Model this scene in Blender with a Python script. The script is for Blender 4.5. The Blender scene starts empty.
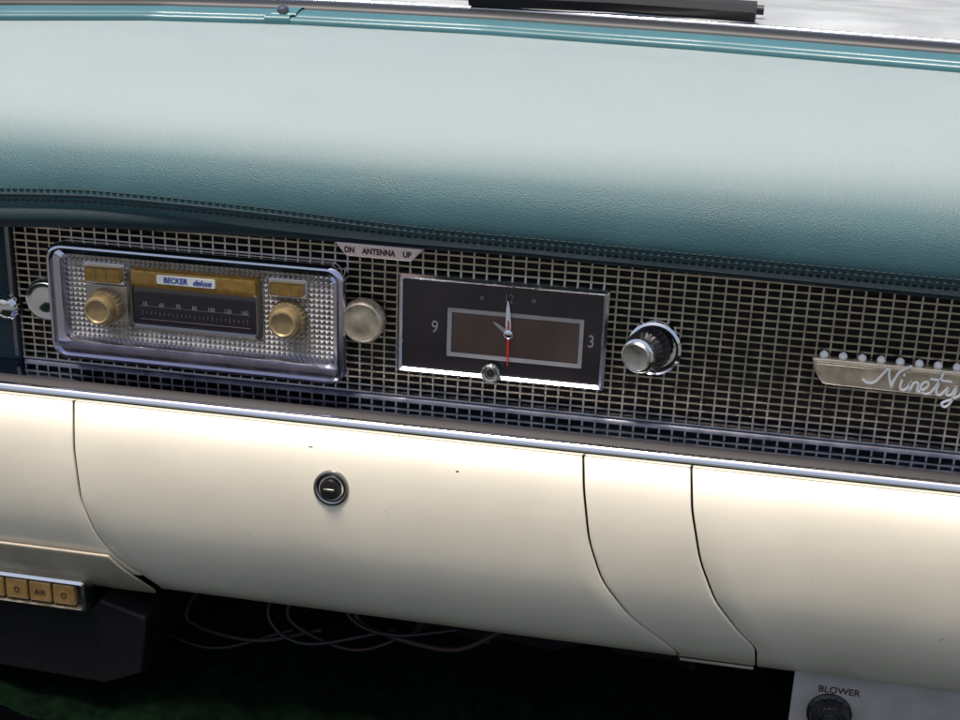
import bpy, math, random
from mathutils import Vector, Matrix
random.seed(4)
scene = bpy.context.scene
scene.view_settings.view_transform = 'Standard'
try: scene.view_settings.look = 'None'
except Exception: pass
scene.view_settings.exposure = 0

# ---------------------------------------------------------------- camera
PSI, PIT, ROL = math.radians(10), math.radians(20), math.radians(2.1)
FPX = 1333.0; D = 13.33
f = Vector((-math.sin(PSI)*math.cos(PIT), math.cos(PSI)*math.cos(PIT), -math.sin(PIT)))
r0 = Vector((math.cos(PSI), math.sin(PSI), 0)); u0 = r0.cross(f)
r = r0*math.cos(ROL)+u0*math.sin(ROL); u = u0*math.cos(ROL)-r0*math.sin(ROL)
C = -f*D
cam = bpy.data.cameras.new("camera"); co = bpy.data.objects.new("camera", cam)
scene.collection.objects.link(co); scene.camera = co
cam.lens = 50; cam.sensor_width = 36; cam.clip_start = .1; cam.clip_end = 2000
cam.dof.use_dof = True; cam.dof.focus_distance = 13.0; cam.dof.aperture_fstop = 1.3
co.matrix_world = Matrix(((r.x,u.x,-f.x,C.x),(r.y,u.y,-f.y,C.y),(r.z,u.z,-f.z,C.z),(0,0,0,1)))

def ray(px,py): return f*FPX + r*(px-480) - u*(py-360)
def at(px,py,y=0.0):
    d = ray(px,py); t=(y-C.y)/d.y; return C+d*t
def atz(px,py,z):
    d = ray(px,py); t=(z-C.z)/d.z; return C+d*t
def proj(P):
    v = Vector(P)-C; k=FPX/v.dot(f); return 480+v.dot(r)*k, 360-v.dot(u)*k
def interp(x, pts):
    if x<=pts[0][0]:
        a,b=pts[0],pts[1]
    elif x>=pts[-1][0]:
        a,b=pts[-2],pts[-1]
    else:
        for a,b in zip(pts,pts[1:]):
            if a[0]<=x<=b[0]: break
    return a[1]+(b[1]-a[1])*(x-a[0])/(b[0]-a[0])
def catmull(pts, n=8):
    pts=[Vector(p) for p in pts]; P=[pts[0]*2-pts[1]]+pts+[pts[-1]*2-pts[-2]]; out=[]
    for i in range(1,len(P)-2):
        for k in range(n):
            t=k/n
            out.append(.5*((2*P[i])+(P[i+1]-P[i-1])*t+(2*P[i-1]-5*P[i]+4*P[i+1]-P[i+2])*t*t+(3*P[i]-P[i-1]-3*P[i+1]+P[i+2])*t**3))
    out.append(pts[-1]); return out

# ---------------------------------------------------------------- materials
def mat(name, col, rough=.5, metal=0, coat=0, bump=0, bscale=60, var=0, vscale=3, spec=.5, rvar=0, col2=None, sheen=0, srough=.5, top_glare=None, stain=None):
    m=bpy.data.materials.new(name); m.use_nodes=True; nt=m.node_tree; b=nt.nodes["Principled BSDF"]
    b.inputs["Base Color"].default_value=(*col,1); b.inputs["Roughness"].default_value=rough
    b.inputs["Metallic"].default_value=metal; b.inputs["Coat Weight"].default_value=coat
    b.inputs["Coat Roughness"].default_value=.08; b.inputs["Specular IOR Level"].default_value=spec
    b.inputs["Sheen Weight"].default_value=sheen; b.inputs["Sheen Roughness"].default_value=srough
    geo=nt.nodes.new("ShaderNodeNewGeometry"); cur=None
    if bump:
        n=nt.nodes.new("ShaderNodeTexNoise"); n.inputs["Scale"].default_value=bscale; n.inputs["Detail"].default_value=3
        nt.links.new(geo.outputs["Position"],n.inputs["Vector"])
        bp=nt.nodes.new("ShaderNodeBump"); bp.inputs["Strength"].default_value=bump; bp.inputs["Distance"].default_value=.02
        nt.links.new(n.outputs["Fac"],bp.inputs["Height"]); nt.links.new(bp.outputs["Normal"],b.inputs["Normal"])
    if var or rvar:
        n=nt.nodes.new("ShaderNodeTexNoise"); n.inputs["Scale"].default_value=vscale; n.inputs["Detail"].default_value=6
        nt.links.new(geo.outputs["Position"],n.inputs["Vector"])
        if var:
            rp=nt.nodes.new("ShaderNodeValToRGB"); rp.color_ramp.elements[0].position=.35; rp.color_ramp.elements[1].position=.68
            c2=col2 or tuple(c*(1-var) for c in col)
            rp.color_ramp.elements[0].color=(*c2,1); rp.color_ramp.elements[1].color=(*col,1)
            nt.links.new(n.outputs["Fac"],rp.inputs["Fac"]); cur=rp.outputs["Color"]
        if rvar:
            mr=nt.nodes.new("ShaderNodeMapRange"); mr.inputs["From Min"].default_value=.3; mr.inputs["From Max"].default_value=.7
            mr.inputs["To Min"].default_value=max(0,rough-rvar); mr.inputs["To Max"].default_value=rough+rvar
            nt.links.new(n.outputs["Fac"],mr.inputs["Value"]); nt.links.new(mr.outputs["Result"],b.inputs["Roughness"])
    if top_glare:   # pale daylight glare painted into the base colour of upward-facing vinyl
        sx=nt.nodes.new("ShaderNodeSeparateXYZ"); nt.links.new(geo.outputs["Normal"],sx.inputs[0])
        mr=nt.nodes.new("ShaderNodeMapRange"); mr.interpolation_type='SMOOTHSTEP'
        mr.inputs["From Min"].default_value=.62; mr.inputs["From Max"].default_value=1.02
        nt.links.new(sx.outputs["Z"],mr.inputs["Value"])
        mx=nt.nodes.new("ShaderNodeMix"); mx.data_type='RGBA'; mx.inputs[7].default_value=(*top_glare,1)
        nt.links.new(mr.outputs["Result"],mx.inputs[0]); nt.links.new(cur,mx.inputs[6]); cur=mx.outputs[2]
    if stain:
        n=nt.nodes.new("ShaderNodeTexNoise"); n.inputs["Scale"].default_value=stain[1]; n.inputs["Detail"].default_value=4
        nt.links.new(geo.outputs["Position"],n.inputs["Vector"])
        mr=nt.nodes.new("ShaderNodeMapRange"); mr.inputs["From Min"].default_value=stain[2]; mr.inputs["From Max"].default_value=stain[2]+.03
        nt.links.new(n.outputs["Fac"],mr.inputs["Value"])
        mx=nt.nodes.new("ShaderNodeMix"); mx.data_type='RGBA'; mx.inputs[7].default_value=(*stain[0],1)
        nt.links.new(mr.outputs["Result"],mx.inputs[0]); nt.links.new(cur,mx.inputs[6]); cur=mx.outputs[2]
    if cur: nt.links.new(cur,b.inputs["Base Color"])
    return m
M_PAD=mat("teal_vinyl",(.028,.094,.108),.52,bump=.4,bscale=75,var=.18,vscale=1.2,spec=.6,rvar=.05,sheen=.35,srough=.35,top_glare=(.27,.32,.31))
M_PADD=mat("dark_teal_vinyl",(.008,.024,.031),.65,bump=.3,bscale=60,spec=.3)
M_STITCH=mat("stitch_thread",(.006,.016,.02),.8)
M_CREAM=mat("cream_paint",(.76,.69,.555),.36,coat=.3,var=.10,vscale=.9,bump=.03,bscale=5,rvar=.1,stain=((.45,.36,.25),9,.73))
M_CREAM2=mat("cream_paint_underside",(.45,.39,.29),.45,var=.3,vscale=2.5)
M_CHROME=mat("chrome",(.82,.81,.81),.1,1,rvar=.05,vscale=9,bump=.02,bscale=12)
M_FRAME=mat("satin_chrome",(.85,.83,.80),.24,1,rvar=.06,vscale=9)
M_BEZEL=mat("radio_bezel_chrome",(.58,.56,.66),.12,1,rvar=.05,vscale=6,bump=.03,bscale=7)
M_SHELF=mat("blued_chrome",(.30,.33,.46),.09,1,rvar=.04,vscale=5,bump=.03,bscale=6)
M_BARS=mat("grille_metal",(.74,.66,.52),.34,1,rvar=.12,vscale=6,var=.4)
M_BLACK=mat("black_backing",(.012,.008,.010),.6)
M_FACE=mat("radio_faceplate",(.60,.57,.53),.34,1,rvar=.08,var=.2,vscale=6)
M_GOLD=mat("gold_plastic",(.48,.28,.065),.3,.5,coat=.4,var=.3,vscale=14)
M_IVORY=mat("aged_gold_knob",(.36,.26,.13),.4,.3,coat=.25,var=.3,vscale=12)
M_WHITE=mat("white_enamel",(.8,.8,.78),.35)
M_BLUE=mat("blue_lettering",(.02,.05,.3),.5)
M_DIAL=mat("dial_glass",(.014,.010,.018),.12,coat=.6)
M_CREAMTXT=mat("dial_print",(.42,.38,.32),.6)
M_CLOCK=mat("clock_face",(.036,.025,.030),.35,coat=.5,var=.4,vscale=2)
M_CLOCK2=mat("clock_face_centre",(.14,.085,.065),.4,coat=.5,var=.65,vscale=.9)
M_RED=mat("red_hand",(.75,.04,.02),.4)
M_PINK=mat("antenna_plate_metal",(.85,.68,.61),.4,.3,rvar=.08)
M_DKTXT=mat("dark_print",(.05,.02,.02),.6)
M_BADGE=mat("badge_metal",(.80,.68,.50),.34,.75,var=.25,vscale=9,rvar=.1)
M_TEALP=mat("teal_paint",(.045,.14,.16),.45,coat=.2,var=.15,vscale=2)
M_RUBBER=mat("black_rubber",(.010,.010,.012),.5)
M_STEEL=mat("screw_steel",(.45,.43,.40),.35,1)
M_DARKST=mat("dark_steel",(.22,.21,.21),.3,1)
M_GREY=mat("silver_paint",(.52,.49,.46),.4,.25,var=.2,vscale=4)
M_DIM=mat("dim_dial_print",(.16,.14,.14),.5)
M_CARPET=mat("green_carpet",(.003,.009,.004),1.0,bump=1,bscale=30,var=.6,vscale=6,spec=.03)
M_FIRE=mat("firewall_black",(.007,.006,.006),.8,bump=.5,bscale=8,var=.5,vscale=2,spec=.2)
M_BPLAST=mat("black_plastic",(.008,.008,.010),.35)
M_BOX=mat("black_crinkle_metal",(.005,.005,.006),.6,bump=.3,bscale=30,spec=.25)
M_AMBER=mat("amber_key",(.34,.20,.065),.4,coat=.3,var=.35,vscale=8)
M_WIRE=mat("brown_wire",(.03,.009,.007),.6)
M_COWL=mat("pale_cowl_paint",(.48,.49,.48),.4,coat=.2,var=.3,vscale=1)
M_GROUND=mat("asphalt",(.09,.09,.09),.9,var=.3,vscale=.5)
M_LOCK=mat("lock_dark_metal",(.09,.08,.08),.3,1)
M_LOCKR=mat("lock_ring_metal",(.36,.34,.33),.22,1)

# ---------------------------------------------------------------- helpers
WL={}
def link(o): scene.collection.objects.link(o)
def empty(name, loc, label=None, cat=None, parent=None):
    e=bpy.data.objects.new(name,None); e.empty_display_size=.2; link(e)
    loc=Vector(loc); WL[e.name]=loc
    if parent: e.parent=parent; e.location=loc-WL[parent.name]
    else: e.location=loc
    if label: e["label"]=label; e["category"]=cat
    return e
import bmesh
def mesh(name, vs, fs, m, parent=None, smooth=35, bevel=0, seg=2, solid=0):
    vs=[Vector(v) for v in vs]
    lo=Vector([min(v[i] for v in vs) for i in range(3)]); hi=Vector([max(v[i] for v in vs) for i in range(3)]); c=(lo+hi)/2
    me=bpy.data.meshes.new(name); me.from_pydata([v-c for v in vs],[],fs); me.validate(); me.update()
    bm=bmesh.new(); bm.from_mesh(me); bmesh.ops.recalc_face_normals(bm,faces=bm.faces); bm.to_mesh(me); bm.free()
    me.materials.append(m)
    if smooth:
        for p in me.polygons: p.use_smooth=True
        me.set_sharp_from_angle(angle=math.radians(smooth))
    o=bpy.data.objects.new(name,me); link(o); WL[o.name]=c
    if parent: o.parent=parent; o.location=c-WL[parent.name]
    else: o.location=c
    if solid:
        s=o.modifiers.new("s",'SOLIDIFY'); s.thickness=solid; s.offset=0
    if bevel:
        b=o.modifiers.new("b",'BEVEL'); b.width=bevel; b.segments=seg; b.limit_method='ANGLE'; b.angle_limit=math.radians(40)
    return o
def rr(x0,x1,z0,z1,rad,n=6):
    pts=[]
    for cx,cz,a in ((x1-rad,z1-rad,0),(x0+rad,z1-rad,90),(x0+rad,z0+rad,180),(x1-rad,z0+rad,270)):
        for k in range(n+1):
            t=math.radians(a+90*k/n); pts.append((cx+rad*math.cos(t),cz+rad*math.sin(t)))
    return pts
def prism(name, poly, yf, yb, m, parent=None, bevel=0, seg=2):
    n=len(poly); vs=[(x,yf,z) for x,z in poly]+[(x,yb,z) for x,z in poly]
    fs=[list(range(n)),list(range(n,2*n))]+[[i,(i+1)%n,n+(i+1)%n,n+i] for i in range(n)]
    return mesh(name,vs,fs,m,parent,bevel=bevel,seg=seg)
def rings(name, loops, m, parent=None, cap=False, smooth=35):
    n=len(loops[0][0]); vs=[]; fs=[]
    for poly,y in loops: vs+=[(x,y,z) for x,z in poly]
    for k in range(len(loops)-1):
        for i in range(n):
            a=k*n+i; b=k*n+(i+1)%n; fs.append([a,b,b+n,a+n])
    if cap: fs.append([(len(loops)-1)*n+i for i in range(n)])
    return mesh(name,vs,fs,m,parent,smooth=smooth)
def lathe(name, prof, c, m, parent=None, seg=64, d=(0,-1,0), knurl=None):
    c=Vector(c); d=Vector(d).normalized()
    ref=Vector((0,0,1)) if abs(d.z)<.9 else Vector((0,1,0))
    a=d.cross(ref).normalized(); b=a.cross(d).normalized()
    vs=[];fs=[]
    for j,(rad,h) in enumerate(prof):
        for i in range(seg):
            t=2*math.pi*i/seg; rd=rad
            if knurl and knurl[0]<=j<=knurl[1]: rd=rad*(1+(knurl[2] if i%4<2 else -knurl[2]))
            vs.append(c+d*h+(a*math.cos(t)+b*math.sin(t))*max(rd,1e-4))
    for j in range(len(prof)-1):
        for i in range(seg): fs.append([j*seg+i,j*seg+(i+1)%seg,(j+1)*seg+(i+1)%seg,(j+1)*seg+i])
    fs.append([(len(prof)-1)*seg+i for i in range(seg)]); fs.append([i for i in range(seg)])
    return mesh(name,vs,fs,m,parent)
def tube_geo(path, rad, n=8, vs=None, fs=None, taper=None):
    vs=[] if vs is None else vs; fs=[] if fs is None else fs
    path=[Vector(p) for p in path]; base=len(vs); L=len(path)
    for k,p in enumerate(path):
        t=(path[min(k+1,L-1)]-path[max(k-1,0)]).normalized()
        ref=Vector((0,1,0)) if abs(t.y)<.9 else Vector((0,0,1))
        a=t.cross(ref).normalized(); b=t.cross(a)
        rd=rad if taper is None else taper[k]
        for i in range(n):
            q=2*math.pi*i/n; vs.append(p+(a*math.cos(q)+b*math.sin(q))*rd)
    for k in range(L-1):
        for i in range(n): fs.append([base+k*n+i,base+k*n+(i+1)%n,base+(k+1)*n+(i+1)%n,base+(k+1)*n+i])
    fs.append([base+i for i in range(n)]); fs.append([base+(L-1)*n+i for i in range(n)])
    return vs,fs
def tube(name,path,rad,m,parent=None,n=8,taper=None):
    vs,fs=tube_geo(path,rad,n,taper=taper); return mesh(name,vs,fs,m,parent,smooth=50)
def boxgeo(vs,fs,x0,x1,y0,y1,z0,z1):
    b=len(vs); vs+=[(x0,y0,z0),(x1,y0,z0),(x1,y1,z0),(x0,y1,z0),(x0,y0,z1),(x1,y0,z1),(x1,y1,z1),(x0,y1,z1)]
    fs+=[[b+i for i in q] for q in ((0,1,2,3),(4,5,6,7),(0,1,5,4),(1,2,6,5),(2,3,7,6),(3,0,4,7))]
def text(name, s, c, size, m, parent=None, depth=.008, sx=1, shear=0, bold=0, slope=0):
    cu=bpy.data.curves.new("t",'FONT'); cu.body=s; cu.size=size; cu.align_x='CENTER'; cu.align_y='CENTER'
    cu.extrude=depth; cu.shear=shear; cu.offset=bold
    to=bpy.data.objects.new("t",cu); link(to); bpy.context.view_layer.update()
    me=bpy.data.meshes.new_from_object(to.evaluated_get(bpy.context.evaluated_depsgraph_get()))
    bpy.data.objects.remove(to); c=Vector(c)
    vs=[(c.x+v.co.x*sx,c.y-v.co.z,c.z+v.co.y+slope*v.co.x*sx) for v in me.vertices]
    fs=[list(p.vertices) for p in me.polygons]
    return mesh(name,vs,fs,m,parent,smooth=0)

# ================================================================ DASHBOARD
dash=empty("dashboard",(0,0,-.6),"vintage car dashboard, padded teal top, wire grille, cream lower panel","car dashboard")
X0,X1=-8.5,8.5
NX=120
lip_px=[(-150,222),(0,219),(100,220),(200,226),(300,233),(420,244),(520,252),(620,262),(800,280),(960,296),(1100,309)]
lip_w=[]
for px,py in lip_px:
    p=at(px,py,-.25); lip_w.append((p.x,p.z))
rear_px=[(-200,22),(0,20),(150,20),(290,24),(480,34),(700,50),(960,72),(1120,86)]
rear_w=[(atz(px,py,2.72).x,atz(px,py,2.72).y) for px,py in rear_px]
prof0=[(.0,0.02),(-.25,0),(-.40,.06),(-.47,.25),(-.40,.52),(-.2,.76),(.15,.98),(.7,1.17),(1.5,1.33),(2.5,1.44),(3.6,1.50)]
vs=[];fs=[];rows=None
seamline=[]; profs=[]
for i in range(NX+1):
    x=X0+(X1-X0)*i/NX
    zl=interp(x,lip_w); yr=interp(x,rear_w)
    pts=[]
    for y,dz in prof0:
        k=dz/1.5; z=zl+(2.72-zl)*k
        yy=y if y<0 else y*(yr/3.6)
        pts.append((x,yy,z))
    c=catmull(pts,6); rows=len(c); vs+=c
    seamline.append(c[15]); profs.append(c)
for i in range(NX):
    for j in range(rows-1):
        a=i*rows+j; fs.append([a,a+1,a+rows+1,a+rows])
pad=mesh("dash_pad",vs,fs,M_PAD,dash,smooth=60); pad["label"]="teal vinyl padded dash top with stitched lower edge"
def widen(x): # the dark roll is thicker beside the radio and thins out along the dash
    t=min(1,max(0,(x+4.6)/5.2)); t=t*t*(3-2*t); return .115*(1-t)+.045*t
def on_pad(x,dz):   # point on the front of the pad, dz above the seam
    fi=(x-X0)/(X1-X0)*NX; i=min(NX-1,max(0,int(fi))); t=fi-i
    z=(seamline[i].z*(1-t)+seamline[i+1].z*t)+2.2*(widen(x)-.045)+dz
    def yof(c):
        for a,b in zip(c[10:50],c[11:51]):
            if a.z<=z<=b.z: return a.y+(b.y-a.y)*(z-a.z)/max(1e-6,b.z-a.z)
        return c[12].y
    return Vector((x,yof(profs[i])*(1-t)+yof(profs[i+1])*t,z))
def sm(p,dy,dz): return Vector(p)+Vector((0,dy,dz))
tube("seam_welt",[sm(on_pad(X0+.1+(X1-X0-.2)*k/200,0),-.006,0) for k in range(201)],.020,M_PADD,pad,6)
for off in (.055,-.05):
    vs=[];fs=[]; x=X0+.2
    while x<X1-.3:
        tube_geo([sm(on_pad(x,off),-.002,0),sm(on_pad(x+.022,off),-.011,0),sm(on_pad(x+.045,off),-.002,0)],.009,5,vs,fs); x+=.07
    mesh("stitching",vs,fs,M_STITCH,pad)
xs=[X0+(X1-X0)*i/60 for i in range(61)]
rads=[widen(x) for x in xs]
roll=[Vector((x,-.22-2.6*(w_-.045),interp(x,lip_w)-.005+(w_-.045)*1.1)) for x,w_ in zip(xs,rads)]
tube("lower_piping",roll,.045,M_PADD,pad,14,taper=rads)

# ---- grille
gx0=at(19,300).x; gx1=8.3; gz0=-.47; gz1=1.5
vs=[];fs=[]
z=gz0
while z<gz1:
    boxgeo(vs,fs,gx0,gx1,-.008,.02,z,z+.018); z+=.076
x=gx0
while x<gx1:
    boxgeo(vs,fs,x,x+.018,.004,.05,gz0,gz1); x+=.128
mesh("grille",vs,fs,M_BARS,dash,smooth=0)
vs=[];fs=[]; boxgeo(vs,fs,gx0-.1,gx1,.16,.2,gz0-.1,gz1+.2)
mesh("grille_backing",vs,fs,M_BLACK,dash,smooth=0)
prism("grille_end_plate",[(X0,-.5),(gx0-.01,-.5),(gx0-.01,1.45),(X0,1.45)],-.03,.2,M_PADD,dash,bevel=.02)
vs=[];fs=[]; boxgeo(vs,fs,gx0-.07,gx0-.02,-.06,-.03,-.44,1.2); mesh("end_trim",vs,fs,M_DARKST,dash,bevel=.01)
q=at(8,306,-.05); lathe("end_plate_knob",[(.14,.0),(.14,.05),(.10,.10),(.03,.12)],q,M_CHROME,dash)

def loft(name,prof,m,parent,x0=X0,x1=X1,n=60,smooth=50,**k):
    vs=[];fs=[]; R=len(prof)
    for i in range(n+1):
        x=x0+(x1-x0)*i/n
        vs+=[(x,p[0],p[1]) for p in prof]
    for i in range(n):
        for j in range(R-1):
            a=i*R+j; fs.append([a,a+1,a+R+1,a+R])
    return mesh(name,vs,fs,m,parent,smooth=smooth,**k)
sh=catmull([(.05,-.44,0),(-.02,-.49,0),(-.12,-.505,0),(-.35,-.515,0),(-.58,-.53,0)],6)
shelf=loft("grille_shelf",[(p.x,p.y) for p in sh],M_SHELF,dash)
lp=catmull([(-.585,-.535,0),(-.61,-.51,0),(-.66,-.515,0),(-.69,-.56,0),(-.68,-.62,0),(-.62,-.64,0)],5)
loft("shelf_lip",[(p.x,p.y) for p in lp],M_CHROME,dash)

# ---- cream lower panels
pr=catmull([(-.60,-.64,0),(-.74,-.66,0),(-.90,-.80,0),(-.99,-1.1,0),(-1.02,-1.5,0),(-.99,-1.9,0),(-.88,-2.28,0),(-.66,-2.62,0),(-.32,-2.84,0),(.15,-2.92,0)],8)
PROF=[(p.x,p.y) for p in pr]; NP=len(PROF)
def pnorm(j):
    a=PROF[max(j-1,0)]; b=PROF[min(j+1,NP-1)]; ty,tz=b[0]-a[0],b[1]-a[1]; l=math.hypot(ty,tz)
    return (tz/l, -ty/l)
def seam(pix):
    pts=sorted([(py,px) for px,py in pix]); out=[]
    x=at(pix[0][0],pix[0][1],-.9).x
    for y,z in PROF:
        for _ in range(10):
            qx,qy=proj((x,y,z)) 
            tgt=interp(min(qy,pts[-1][0]),pts) if qy>=pts[0][0] else pts[0][1]
            x+=(tgt-qx)/100.0*.9
        out.append(x)
    for _ in range(4): out=[out[0]]+[(out[i-1]+2*out[i]+out[i+1])/4 for i in range(1,NP-1)]+[out[-1]]
    return out
sA=seam([(74,400),(75,450),(82,500),(98,535),(125,562),(160,584)])
sB=seam([(583,447),(584,490),(589,540),(602,580),(630,615),(678,650)])
sC=seam([(691,455),(692,510),(700,560),(715,600),(742,634),(756,645)])
def cream(name,xa,xb,j0=0,j1=NP-1,off=0,m=M_CREAM,n=24,label=None,thick=.05):
    vs=[];fs=[]; R=j1-j0+1
    for i in range(n+1):
        t=i/n
        for j in range(j0,j1+1):
            ny,nz=pnorm(j); x=xa[j]+(xb[j]-xa[j])*t
            vs.append((x,PROF[j][0]-ny*off,PROF[j][1]-nz*off))
    for i in range(n):
        for j in range(R-1):
            a=i*R+j; fs.append([a,a+1,a+R+1,a+R])
    o=mesh(name,vs,fs,m,dash,smooth=60,solid=thick,bevel=.012)
    if label:o["label"]=label
    return o
g=.010
lo=[X0]*NP; hi=[X1]*NP
cream("lower_panel",lo,[v-g for v in sA],0,int(NP*.72),label="cream panel beside the glove box hinge side")
door=cream("glove_box_door",[v+g for v in sA],[v-g for v in sB],0,NP-1,label="cream glove box door with round key lock")
jc=int(NP*.84)
cream("lower_panel",[v+g for v in sB],[v-g for v in sC],0,jc,label="narrow cream filler panel beside the glove box door")
cream("lower_panel",[v+g for v in sC],hi,0,NP-1,label="long cream lower panel")
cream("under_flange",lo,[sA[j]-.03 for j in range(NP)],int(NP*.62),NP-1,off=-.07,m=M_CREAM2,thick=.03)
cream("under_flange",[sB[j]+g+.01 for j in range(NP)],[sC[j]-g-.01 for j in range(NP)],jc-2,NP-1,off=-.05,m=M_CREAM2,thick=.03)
loft("panel_backing",[(PROF[j][0]+.22,PROF[j][1]+(.1 if j<5 else .16)) for j in range(0,NP)],M_BLACK,dash)

def surf(px,py):
    best=None
    for j in range(NP-1):
        a,b=PROF[j],PROF[j+1]
        for t in (0,.25,.5,.75):
            y=a[0]+(b[0]-a[0])*t; z=a[1]+(b[1]-a[1])*t
            p=at(px,py,y); e=abs(p.z-z)
            if best is None or e<best[0]: best=(e,Vector((p.x,y,z)))
    return best[1]
L=surf(332,487); ld=(0,-1,.1)
lathe("lock_ring",[(.18,-.02),(.18,.03),(.173,.045),(.157,.05),(.14,.045),(.125,.03),(.12,.0)],L,M_LOCKR,door,d=ld)
lathe("lock_cylinder",[(.105,-.02),(.105,.07),(.095,.085),(.04,.088)],L,M_LOCK,door,d=ld)
p=L+Vector((0,-.088,.009)); vs=[];fs=[]; boxgeo(vs,fs,p.x-.06,p.x+.05,p.y-.012,p.y+.0,p.z-.012,p.z+.014)
mesh("keyhole",vs,fs,M_STEEL,door,bevel=.004)
for px,py,s in ((312,446,.018),(458,470,.012),(560,452,.012)):
    c=surf(px,py); poly=[(c.x+s*random.uniform(.7,1.3)*math.cos(t*.9)*1.3,c.z+s*.6*random.uniform(.7,1.3)*math.sin(t*.9)) for t in range(7)]
    prism("paint_chip",poly,c.y-.034,c.y+.0,M_WIRE,dash)

# ================================================================ WINDSHIELD TRIM
wt=empty("windshield_trim",(0,4,2.7),"teal painted windshield base moulding with screws and black rubber gasket","windshield trim")
def yr(x): return interp(x,rear_w)
def trim(name,prof,m,x0,x1,parent=wt,zoff=0):
    vs=[];fs=[];n=70;R=len(prof)
    for i in range(n+1):
        x=x0+(x1-x0)*i/n; Y=yr(x)
        vs+=[(x,Y+a,2.72+b+zoff) for a,b in prof]
    for i in range(n):
        for j in range(R-1):
            a=i*R+j; fs.append([a,a+1,a+R+1,a+R])
    return mesh(name,vs,fs,m,parent,smooth=50)
xj=atz(292,12,2.85).x
tp=[(p.x,p.y) for p in catmull([(-.06,-.06,0),(-.05,.05,0),(.02,.08,0),(.16,.07,0),(.20,.05,0),(.24,.09,0),(.42,.13,0),(.55,.12,0),(.60,.02,0)],4)]
trim("moulding",tp,M_TEALP,xj+.02,X1)
trim("moulding",tp,M_TEALP,X0,xj-.12)
trim("moulding_joint_cover",[(a*1.03-.01,b+.025) for a,b in tp],M_TEALP,xj-.26,xj+.04)
gp=[(p.x,p.y) for p in catmull([(.58,.0,0),(.60,.14,0),(.72,.2,0),(.95,.2,0),(1.02,.05,0)],4)]
trim("rubber_gasket",gp,M_RUBBER,X0,X1)
tube("chrome_bead",[Vector((x,yr(x)+1.06,2.92)) for x in [X0+(X1-X0)*i/50 for i in range(51)]],.035,M_CHROME,wt)
for px,py in ((283,11),(718,33)):
    q=atz(px,py,2.85)
    s=lathe("trim_screw",[(.075,-.05),(.075,.03),(.06,.055),(.03,.065)],q,M_DARKST,wt,seg=24,d=(0,-.25,1))
cowl=empty("car_cowl",(0,8,2.7),"pale painted car cowl outside the windshield","car body")
vs=[];fs=[];n=40
prc=[(1.1,.1),(1.6,.25),(2.5,.28),(5,.2),(9,.1),(16,-.1),(24,-.6)]
for i in range(n+1):
    x=-14+28*i/n; Y=yr(max(min(x,8),-8))
    vs+=[(x,Y+a,2.72+b) for a,b in prc]
for i in range(n):
    for j in range(len(prc)-1):
        a=i*len(prc)+j; fs.append([a,a+1,a+len(prc)+1,a+len(prc)])
mesh("cowl_panel",vs,fs,M_COWL,cowl,smooth=60)
wiper=empty("windshield_wiper",atz(620,4,3.05),"black wiper arm lying on the cowl","wiper")
a=atz(470,-4,3.08); b=atz(756,12,3.08)
vs,fs=tube_geo([a,a.lerp(b,.5)+Vector((0,.05,.02)),b],.13,8); mesh("wiper_arm",vs,fs,M_RUBBER,wiper)
tube("wiper_blade",[a+Vector((-.3,.25,-.02)),b+Vector((.1,.3,0))],.06,M_RUBBER,wiper)

# ================================================================ RADIO
def box_px(a,b,c,d,y):
    A,B,Cc,Dd=[at(*q,y) for q in (a,b,c,d)]
    return (A.x+Dd.x)/2,(B.x+Cc.x)/2,(Cc.z+Dd.z)/2,(A.z+B.z)/2
YF=-.26
rx0,rx1,rz0,rz1=box_px((48,245),(346,266),(342,384),(47,361),YF)
radio=empty("car_radio",((rx0+rx1)/2,0,rz0),"chrome push button car radio with gold knobs and gold tuning bar","car radio")
rings("chrome_bezel",[(rr(rx0+.02,rx1-.02,rz0+.02,rz1-.02,.16),.0),(rr(rx0,rx1,rz0,rz1,.17),-.16),(rr(rx0+.005,rx1-.005,rz0+.005,rz1-.005,.17),YF+.03),
  (rr(rx0+.025,rx1-.025,rz0+.025,rz1-.025,.16),YF+.005),(rr(rx0+.05,rx1-.05,rz0+.05,rz1-.045,.14),YF+.0),
  (rr(rx0+.06,rx1-.06,rz0+.06,rz1-.055,.13),YF+.025),
  (rr(rx0+.18,rx1-.10,rz0+.225,rz1-.09,.10),YF-.02),(rr(rx0+.195,rx1-.115,rz0+.24,rz1-.10,.10),YF+.01),(rr(rx0+.205,rx1-.125,rz0+.245,rz1-.105,.10),YF+.17)],M_BEZEL,radio)
fy=YF+.09
fx0,fx1,fz0,fz1=rx0+.20,rx1-.12,rz0+.24,rz1-.10
vs=[];fs=[]; P=.052
nx=int((fx1-fx0)/P); nz=int((fz1-fz0)/P); px_=(fx1-fx0)/nx; pz_=(fz1-fz0)/nz
for i in range(nx):
    for j in range(nz):
        a=fx0+i*px_; c=fz0+j*pz_; b=len(vs)
        vs+=[(a,fy,c),(a+px_,fy,c),(a+px_,fy,c+pz_),(a,fy,c+pz_),(a+px_/2,fy-.02,c+pz_/2)]
        fs+=[[b,b+1,b+4],[b+1,b+2,b+4],[b+2,b+3,b+4],[b+3,b,b+4]]
mesh("faceplate",vs,fs,M_FACE,radio,smooth=0)
fr=fy-.03
def F(px,py,y=fr): return at(px,py,y)
dx0,dx1,dz0,dz1=box_px((129,268),(263,279),(261,339),(128,328),fr)
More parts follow.
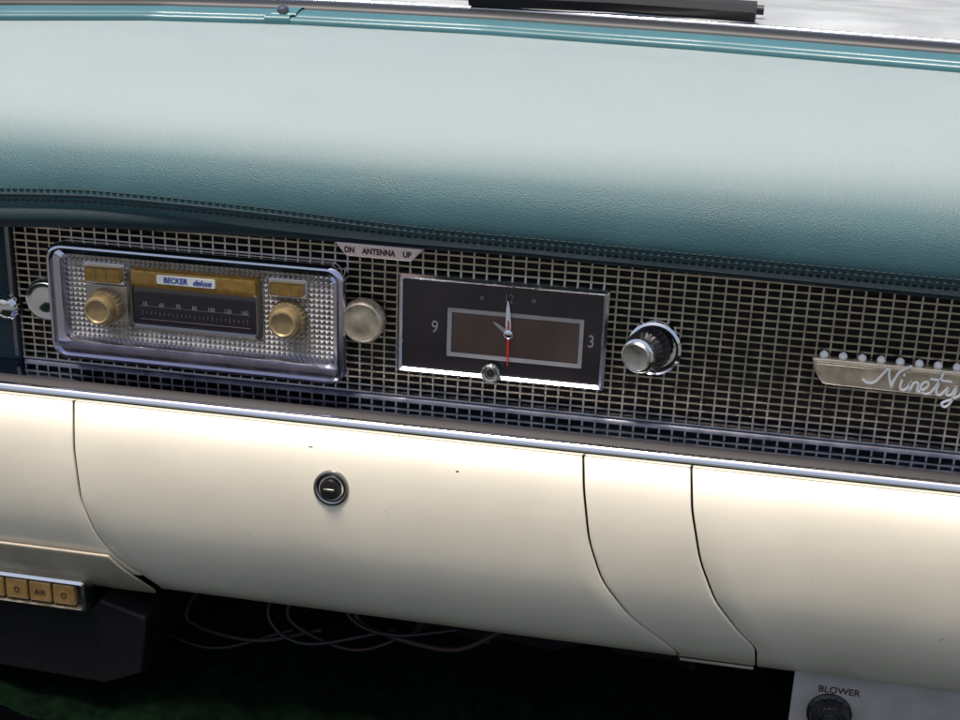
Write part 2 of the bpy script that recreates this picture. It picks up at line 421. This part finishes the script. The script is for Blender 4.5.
rings("dial_frame",[(rr(dx0,dx1,dz0,dz1,.05),fy),(rr(dx0,dx1,dz0,dz1,.05),fr-.02),(rr(dx0+.03,dx1-.03,dz0+.03,dz1-.03,.04),fr-.03),(rr(dx0+.055,dx1-.055,dz0+.055,dz1-.055,.03),fr-.02),(rr(dx0+.055,dx1-.055,dz0+.055,dz1-.055,.03),fy)],M_DARKST,radio)
prism("dial_plate",rr(dx0+.05,dx1-.05,dz0+.05,dz1-.05,.02),fr+.002,fy+.02,M_DARKST,radio)
wx0,wx1,wz0,wz1=box_px((134,291),(258,302),(256,334),(133,323),fr-.02)
dial=prism("dial_window",rr(wx0,wx1,wz0,wz1,.03),fr-.016,fr+.01,M_DIAL,radio,bevel=.006)
nums=["55","60","70","80","100","130","160"]
for k,s in enumerate(nums):
    xx=wx0+.13+k*(wx1-wx0-.26)/6
    text("dial_number",s,(xx,fr-.019,wz1-.13),.062,M_CREAMTXT,dial,.002,sx=.85)
vs=[];fs=[]
for k in range(25):
    xx=wx0+.1+k*(wx1-wx0-.2)/24; h=.05 if k%4==0 else .028
    boxgeo(vs,fs,xx-.003,xx+.003,fr-.022,fr-.014,wz0+.12-h/2,wz0+.12+h/2)
boxgeo(vs,fs,wx0+.07,wx1-.07,fr-.021,fr-.014,wz0+.19,wz0+.196)
boxgeo(vs,fs,wx0+.07,wx1-.07,fr-.021,fr-.014,wz0+.05,wz0+.056)
mesh("dial_scale",vs,fs,M_DIM,dial,smooth=0)
bx0,bx1,bz0,bz1=box_px((130,269),(258,279),(257,298),(129,288),fr-.08)
bar=rings("tuning_bar",[(rr(bx0,bx1,bz0,bz1,.03),fr+.02),(rr(bx0,bx1,bz0,bz1,.03),fr-.05),(rr(bx0+.02,bx1-.02,bz0+.03,bz1-.015,.025),fr-.09),(rr(bx0+.05,bx1-.05,bz0+.05,bz1-.03,.015),fr-.095)],M_GOLD,radio,cap=True)
cp=F(186,282,fr-.1)
prism("name_plate",rr(cp.x-.31,cp.x+.31,cp.z-.045,cp.z+.05,.02),fr-.112,fr-.09,M_WHITE,bar,bevel=.006)
text("bar_lettering","BECKER",(cp.x-.11,fr-.115,cp.z+.002),.08,M_BLUE,bar,.003,sx=.9,bold=.001,shear=.15)
text("bar_lettering","deluxe",(cp.x+.17,fr-.115,cp.z+.002),.083,M_BLUE,bar,.003,sx=.88,shear=.45,bold=.001)
for (a,b,c,d) in (((84,265),(121,268),(120,285),(83,282)),((269,281),(304,284),(303,299),(268,296))):
    x0,x1,z0,z1=box_px(a,b,c,d,fr-.06)
    prism("button_surround",rr(x0-.02,x1+.02,z0-.02,z1+.02,.02),fr-.01,fy+.02,M_CHROME,radio,bevel=.008)
    rings("push_button",[(rr(x0+.01,x1-.01,z0+.01,z1-.01,.02),fr),(rr(x0+.01,x1-.01,z0+.01,z1-.01,.02),fr-.06),(rr(x0+.04,x1-.04,z0+.03,z1-.02,.015),fr-.10)],M_GOLD,radio,cap=True)
    cx=(x0+x1)/2
    for e in (-.0625,.0575):
        vs=[];fs=[]; boxgeo(vs,fs,cx+e-.008,cx+e+.008,fr-.106,fr-.09,z0+.03,z1-.02)
        mesh("button_rib",vs,fs,M_IVORY,radio,smooth=0)
for px,py in ((98,311),(283,324)):
    q=at(px,py,fr-.2); q.y=fr
    if px<200: prism("knob_surround",rr(q.x-.22,q.x+.24,q.z-.16,q.z+.22,.03),fr-.004,fy+.02,M_FACE,radio,bevel=.008)
    lathe("radio_knob",[(.185,-.02),(.185,.08),(.175,.10),(.15,.105),(.15,.20),(.14,.225),(.12,.23),(.105,.215),(.03,.21)],q,M_IVORY,radio,seg=96,knurl=(0,2,.025))
for nm,px,py in (("tone_knob",361,323),("volume_knob",44,301)):
    q=at(px,py,-.22); q.y=0
    lathe(nm,[(.12,-.02),(.12,.06),(.20,.07),(.225,.10),(.225,.17),(.21,.21),(.19,.225),(.13,.215),(.08,.225),(.03,.23)],q,M_BADGE if nm=="tone_knob" else M_CHROME,radio)

# ================================================================ ANTENNA PLATE
ya=-.34
A=[at(*q,ya) for q in ((335,242),(423,250),(411,262),(346,256))]
zb=(A[2].z+A[3].z)/2
ant=empty("antenna_switch",((A[0].x+A[1].x)/2,0,zb),"small pinkish metal antenna switch plate on the grille","antenna switch")
plate=prism("switch_plate",[(A[3].x,A[3].z),(A[2].x,A[2].z),(A[1].x,A[1].z),(A[0].x,A[0].z)],ya,-.0,M_PINK,ant,bevel=.012)
cx=(A[0].x+A[1].x)/2
sl_=((A[1].z-A[0].z)+(A[2].z-A[3].z))/((A[1].x-A[0].x)+(A[2].x-A[3].x))
zc=(A[0].z+A[1].z+A[2].z+A[3].z)/4
for s,dx in (("DN",-.29),("ANTENNA",0),("UP",.28)):
    text("plate_lettering",s,(cx+dx,ya-.004,zc+sl_*dx),.08,M_DKTXT,plate,.003,sx=.85,bold=.002,slope=sl_)

# ================================================================ CLOCK
kf=-.12
kx0,kx1,kz0,kz1=box_px((398,276),(609,289),(604,390),(396,373),kf)
clock=empty("dashboard_clock",((kx0+kx1)/2,0,kz0),"rectangular dark faced dashboard clock in a thin chrome frame","clock")
rings("clock_frame",[(rr(kx0,kx1,kz0,kz1,.03),.02),(rr(kx0,kx1,kz0,kz1,.03),kf+.02),(rr(kx0+.025,kx1-.025,kz0+.025,kz1-.025,.02),kf-.01),(rr(kx0+.05,kx1-.05,kz0+.05,kz1-.05,.015),kf+.02),(rr(kx0+.055,kx1-.055,kz0+.055,kz1-.055,.015),kf+.08)],M_FRAME,clock)
face=prism("clock_face",rr(kx0+.05,kx1-.05,kz0+.05,kz1-.05,.01),kf+.05,.03,M_CLOCK,clock)
ky=kf+.05
ix0,ix1,iz0,iz1=box_px((448,309),(584,318),(582,367),(447,356),ky)
rings("inner_ring",[(rr(ix0,ix1,iz0,iz1,.01,2),ky+.01),(rr(ix0,ix1,iz0,iz1,.01,2),ky-.02),(rr(ix0+.04,ix1-.04,iz0+.04,iz1-.04,.005,2),ky-.012),(rr(ix0+.04,ix1-.04,iz0+.04,iz1-.04,.005,2),ky+.01)],M_GREY,clock)
prism("centre_field",rr(ix0+.035,ix1-.035,iz0+.035,iz1-.035,.005,2),ky-.006,ky+.01,M_CLOCK2,clock)
icx=at(509,333,ky).x; icz=at(509,333,ky).z
for s,px,py in (("12",509,299),("9",435,327),("3",591,342)):
    q=at(px,py,ky); text("clock_numeral",s,(q.x,ky-.006,q.z),.18 if s!="12" else .13,M_GREY if s!="12" else M_DIM,face,.003,sx=.8)
for px,py in ((482,298),(534,301)):
    q=at(px,py,ky); prism("hour_mark",[(q.x-.018,q.z-.018),(q.x+.018,q.z-.018),(q.x+.018,q.z+.018),(q.x-.018,q.z+.018)],ky-.008,ky+.004,M_DIM,clock)
def hand(name,ang,l,w,y,m,tail=.05):
    dx,dz=math.sin(math.radians(ang)),math.cos(math.radians(ang)); nx_,nz_=dz,-dx
    pts=[(-tail,w*.5),(l*.25,w),(l*.8,w*.6),(l,.004)]
    poly=[(icx+dx*a+nx_*b,icz+dz*a+nz_*b) for a,b in pts]+[(icx+dx*a-nx_*b,icz+dz*a-nz_*b) for a,b in reversed(pts)]
    prism(name,poly,y,y+.006,m,clock)
hand("minute_hand",-3,.34,.028,ky-.04,M_WHITE)
hand("hour_hand",-55,.19,.022,ky-.03,M_GREY)
hand("second_hand",179,.33,.013,ky-.055,M_RED,.14)
lathe("hand_hub",[(.045,0),(.045,.055),(.03,.065)],(icx,ky,icz),M_CHROME,clock,seg=24)
q=at(490,374,kf-.08); q.y=kf
lathe("setting_knob",[(.085,.03),(.085,.0),(.095,.03),(.095,.07),(.08,.09),(.055,.085),(.05,.06),(.01,.06)],q,M_FRAME,clock,seg=48,knurl=(1,4,.02))
lathe("setting_knob_centre",[(.04,.05),(.04,.075),(.01,.085)],q,M_BLACK,clock,seg=24)

# ================================================================ LIGHTER KNOB
q=at(655,346,0); q.y=0
kd=Vector((-.35,-1,.05)).normalized()
lig=empty("cigarette_lighter",q,"round chrome and black pull knob standing out of the grille","lighter")
lathe("knob_base",[(.27,-.03),(.27,.04),(.265,.07),(.24,.085),(.215,.075),(.21,.03)],q+Vector((0,-.02,0)),M_CHROME,lig,d=(-.1,-1,.02))
lathe("knob_body",[(.15,0),(.15,.08),(.20,.09),(.21,.12),(.20,.28),(.17,.31),(.14,.33),(.14,.38)],q,M_BPLAST,lig,seg=96,d=kd,knurl=(3,4,.03))
lathe("knob_collar",[(.145,.36),(.165,.37),(.165,.43),(.15,.44)],q,M_CHROME,lig,d=kd)
lathe("knob_cap",[(.14,.43),(.14,.46),(.125,.475),(.08,.465),(.02,.46)],q,M_FACE,lig,d=kd)

# ================================================================ BADGE
by=-.14
def bp(px,py,y=by): 
    v=at(px,py,y); return (v.x,v.z)
badge=empty("name_badge",at(900,395,0),"brushed silver gold crown badge with cursive Ninety lettering","badge")
poly=[(812,358),(830,359),(880,364),(940,370),(1010,377),(1070,383),(1072,412),(1030,407),(960,399),(900,393),(835,386),(822,384),(816,374)]
bl=prism("badge_plate",[bp(*q) for q in poly],by,by+.08,M_BADGE,badge,bevel=.02,seg=3)
prism("badge_ridge",[bp(*q,by-.02) for q in ((816,361),(1064,385),(1064,388),(816,364))],by-.02,by+.01,M_BADGE,badge,bevel=.006)
for k in range(13):
    px=824+k*19; py=355+k*1.85
    v=at(px,py,by+.03)
    lathe("crown_bead",[(.012,-.06),(.018,.0),(.034,.02),(.042,.043),(.034,.068),(.012,.084)],v+Vector((0,.0,-.04)),M_WHITE,badge,seg=16,d=(0,0,1))
strokes=[[(862,379),(868,383),(876,381),(888,369),(889,376),(891,387),(893,382),(900,372),(912,366)],
 [(902,380),(900,388),(904,390),(909,386),(911,381),(909,391),(914,383),(918,384),(917,391),(921,391),(928,386),(927,382),(922,384),(921,391),(926,394),(932,391),(940,380),(944,372)],
 [(940,380),(936,392),(940,395),(948,388),(946,394),(951,395),(957,386),(952,400),(945,407),(942,403),(955,398),(966,391)],
 [(930,379),(952,382)],[(903,375),(905,375)]]
vs=[];fs=[]
for s in strokes:
    pth=catmull([(bp(*q,by-.03)[0],by-.03,bp(*q,by-.03)[1]) for q in s],6); tube_geo(pth,.013,6,vs,fs)
mesh("badge_script",vs,fs,M_WHITE,bl)

# ================================================================ BLOWER PANEL
hy=-.55
hx0,hx1,_,hz1=box_px((783,666),(1060,700),(1060,800),(790,800),hy); hz0=hz1-1.9
blo=empty("blower_control",(hx0,hy,hz0),"silver grey blower control plate hanging under the dashboard","heater control")
pl=prism("control_plate",rr(hx0,hx1,hz0,hz1,.03),hy,hy+.05,M_GREY,blo,bevel=.012)
q=at(839,691,hy); text("plate_lettering","BLOWER",(q.x,hy-.003,q.z),.10,M_DKTXT,pl,.003,bold=.001)
q=at(830,724,hy-.2); q.y=hy
lathe("blower_knob",[(.22,-.01),(.22,.03),(.19,.05),(.19,.16),(.17,.2),(.12,.21),(.10,.19),(.03,.19)],q,M_BPLAST,blo,seg=72,knurl=(2,3,.03))
lathe("knob_disc",[(.09,.18),(.09,.205),(.03,.21)],q,M_CHROME,blo,seg=32)

# ================================================================ KEY CONTROL BOX
ky2=-.9
vx0,vx1,vz0,vz1=box_px((-160,555),(86,578),(83,606),(-160,585),ky2)
kb=empty("key_control_box",(vx1,ky2,vz0-1),"black under dash control box with amber keys in chrome frame","control box")
rings("key_frame",[(rr(vx0,vx1,vz0,vz1,.03),ky2+.2),(rr(vx0,vx1,vz0,vz1,.03),ky2),(rr(vx0+.03,vx1-.03,vz0+.03,vz1-.03,.02),ky2-.02),(rr(vx0+.05,vx1-.05,vz0+.05,vz1-.05,.01),ky2+.03),(rr(vx0+.05,vx1-.05,vz0+.05,vz1-.05,.01),ky2+.15)],M_FRAME,kb)
prism("key_recess",rr(vx0+.04,vx1-.04,vz0+.04,vz1-.04,.01),ky2+.06,ky2+.2,M_BLACK,kb)
kw=.27; x=vx1-.09; labs=["O","AIR","O"]
for k in range(6):
    o=prism("amber_key",rr(x-kw,x-.02,vz0+.07,vz1-.06,.02),ky2-.01,ky2+.08,M_AMBER,kb,bevel=.015)
    if k<3: text("key_lettering",labs[k],(x-kw/2-.01,ky2-.013,(vz0+vz1)/2),.085,M_DKTXT,o,.003)
    x-=kw
body=[(vx0,vz0-.02),(vx1+.02,vz0-.02),(vx1+.1,vz0+.1),(vx1+.62,vz0-.05),(vx1+.55,vz0-.75),(vx1+.1,vz0-.95),(vx0,vz0-.85)]
prism("box_body",body,ky2+.12,ky2+1.2,M_BOX,kb,bevel=.03)

# ================================================================ UNDER DASH
def sheet(name,vs,m):
    o=mesh(name,vs,[[0,1,2,3]],m,None,smooth=0)
    o["kind"]="structure"; return o
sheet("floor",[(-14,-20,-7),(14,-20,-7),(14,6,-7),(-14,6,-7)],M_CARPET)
sheet("ground",[(-400,-400,-12),(400,-400,-12),(400,900,-12),(-400,900,-12)],M_GROUND)
vs=[];fs=[];n=90;mm=40
for i in range(n+1):
    for j in range(mm+1):
        x=-9+18*i/n; t=j/mm
        y=-1+3.2*t; z=-4.3+ .9*t+.10*math.sin(x*2.1+3*t)*math.sin(t*5+x)+.05*math.sin(7*x+9*t)
        vs.append((x,y,z))
for i in range(n):
    for j in range(mm):
        a=i*(mm+1)+j; fs.append([a,a+1,a+mm+2,a+mm+1])
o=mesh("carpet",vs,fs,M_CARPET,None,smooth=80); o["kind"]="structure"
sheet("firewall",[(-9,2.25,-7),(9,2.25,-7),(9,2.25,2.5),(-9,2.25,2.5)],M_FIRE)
wh=empty("wire_bundle",at(300,620,.6),"brown and black wires hanging in the dark under the dashboard","wires")
for k in range(6):
    px=170+k*45+random.uniform(-15,15); y=.4+.2*random.random()
    pts=[at(px,585,y),at(px+random.uniform(-30,30),620,y-.1),at(px+50+random.uniform(-30,30),640+random.uniform(-10,12),y-.2),at(px+120,630,y)]
    tube("wire",catmull(pts,8),.02+.015*random.random(),M_WIRE if k%2 else M_RUBBER,wh)
du=empty("air_duct",at(470,660,1),"black air duct under the dashboard","air duct")
q=at(500,650,1)
prism("duct_body",[(q.x-1.2,q.z-.25),(q.x+2.4,q.z-.3),(q.x+2.2,q.z+.5),(q.x-.9,q.z+.5)],.9,1.8,M_BPLAST,du,bevel=.08)
lathe("duct_screw",[(.05,0),(.05,.03),(.02,.045)],at(487,641,.9),M_WIRE,du,seg=16)

# ================================================================ LIGHT
w=bpy.data.worlds.new("World"); scene.world=w; w.use_nodes=True
nt=w.node_tree; bg=nt.nodes["Background"]; sky=nt.nodes.new("ShaderNodeTexSky"); sky.sky_type='NISHITA'
EL,AZ=math.radians(77),math.radians(215)
sky.sun_disc=False; sky.sun_elevation=EL; sky.sun_rotation=AZ; sky.dust_density=4
nt.links.new(sky.outputs[0],bg.inputs[0]); bg.inputs[1].default_value=.15
sl=bpy.data.lights.new("sun",'SUN'); sl.energy=4.6; sl.angle=math.radians(14); sl.color=(1,.94,.85)
so=bpy.data.objects.new("sun",sl); link(so)
sd=Vector((math.sin(AZ)*math.cos(EL),math.cos(AZ)*math.cos(EL),math.sin(EL)))
so.rotation_euler=sd.to_track_quat('Z','Y').to_euler(); so.location=sd*30
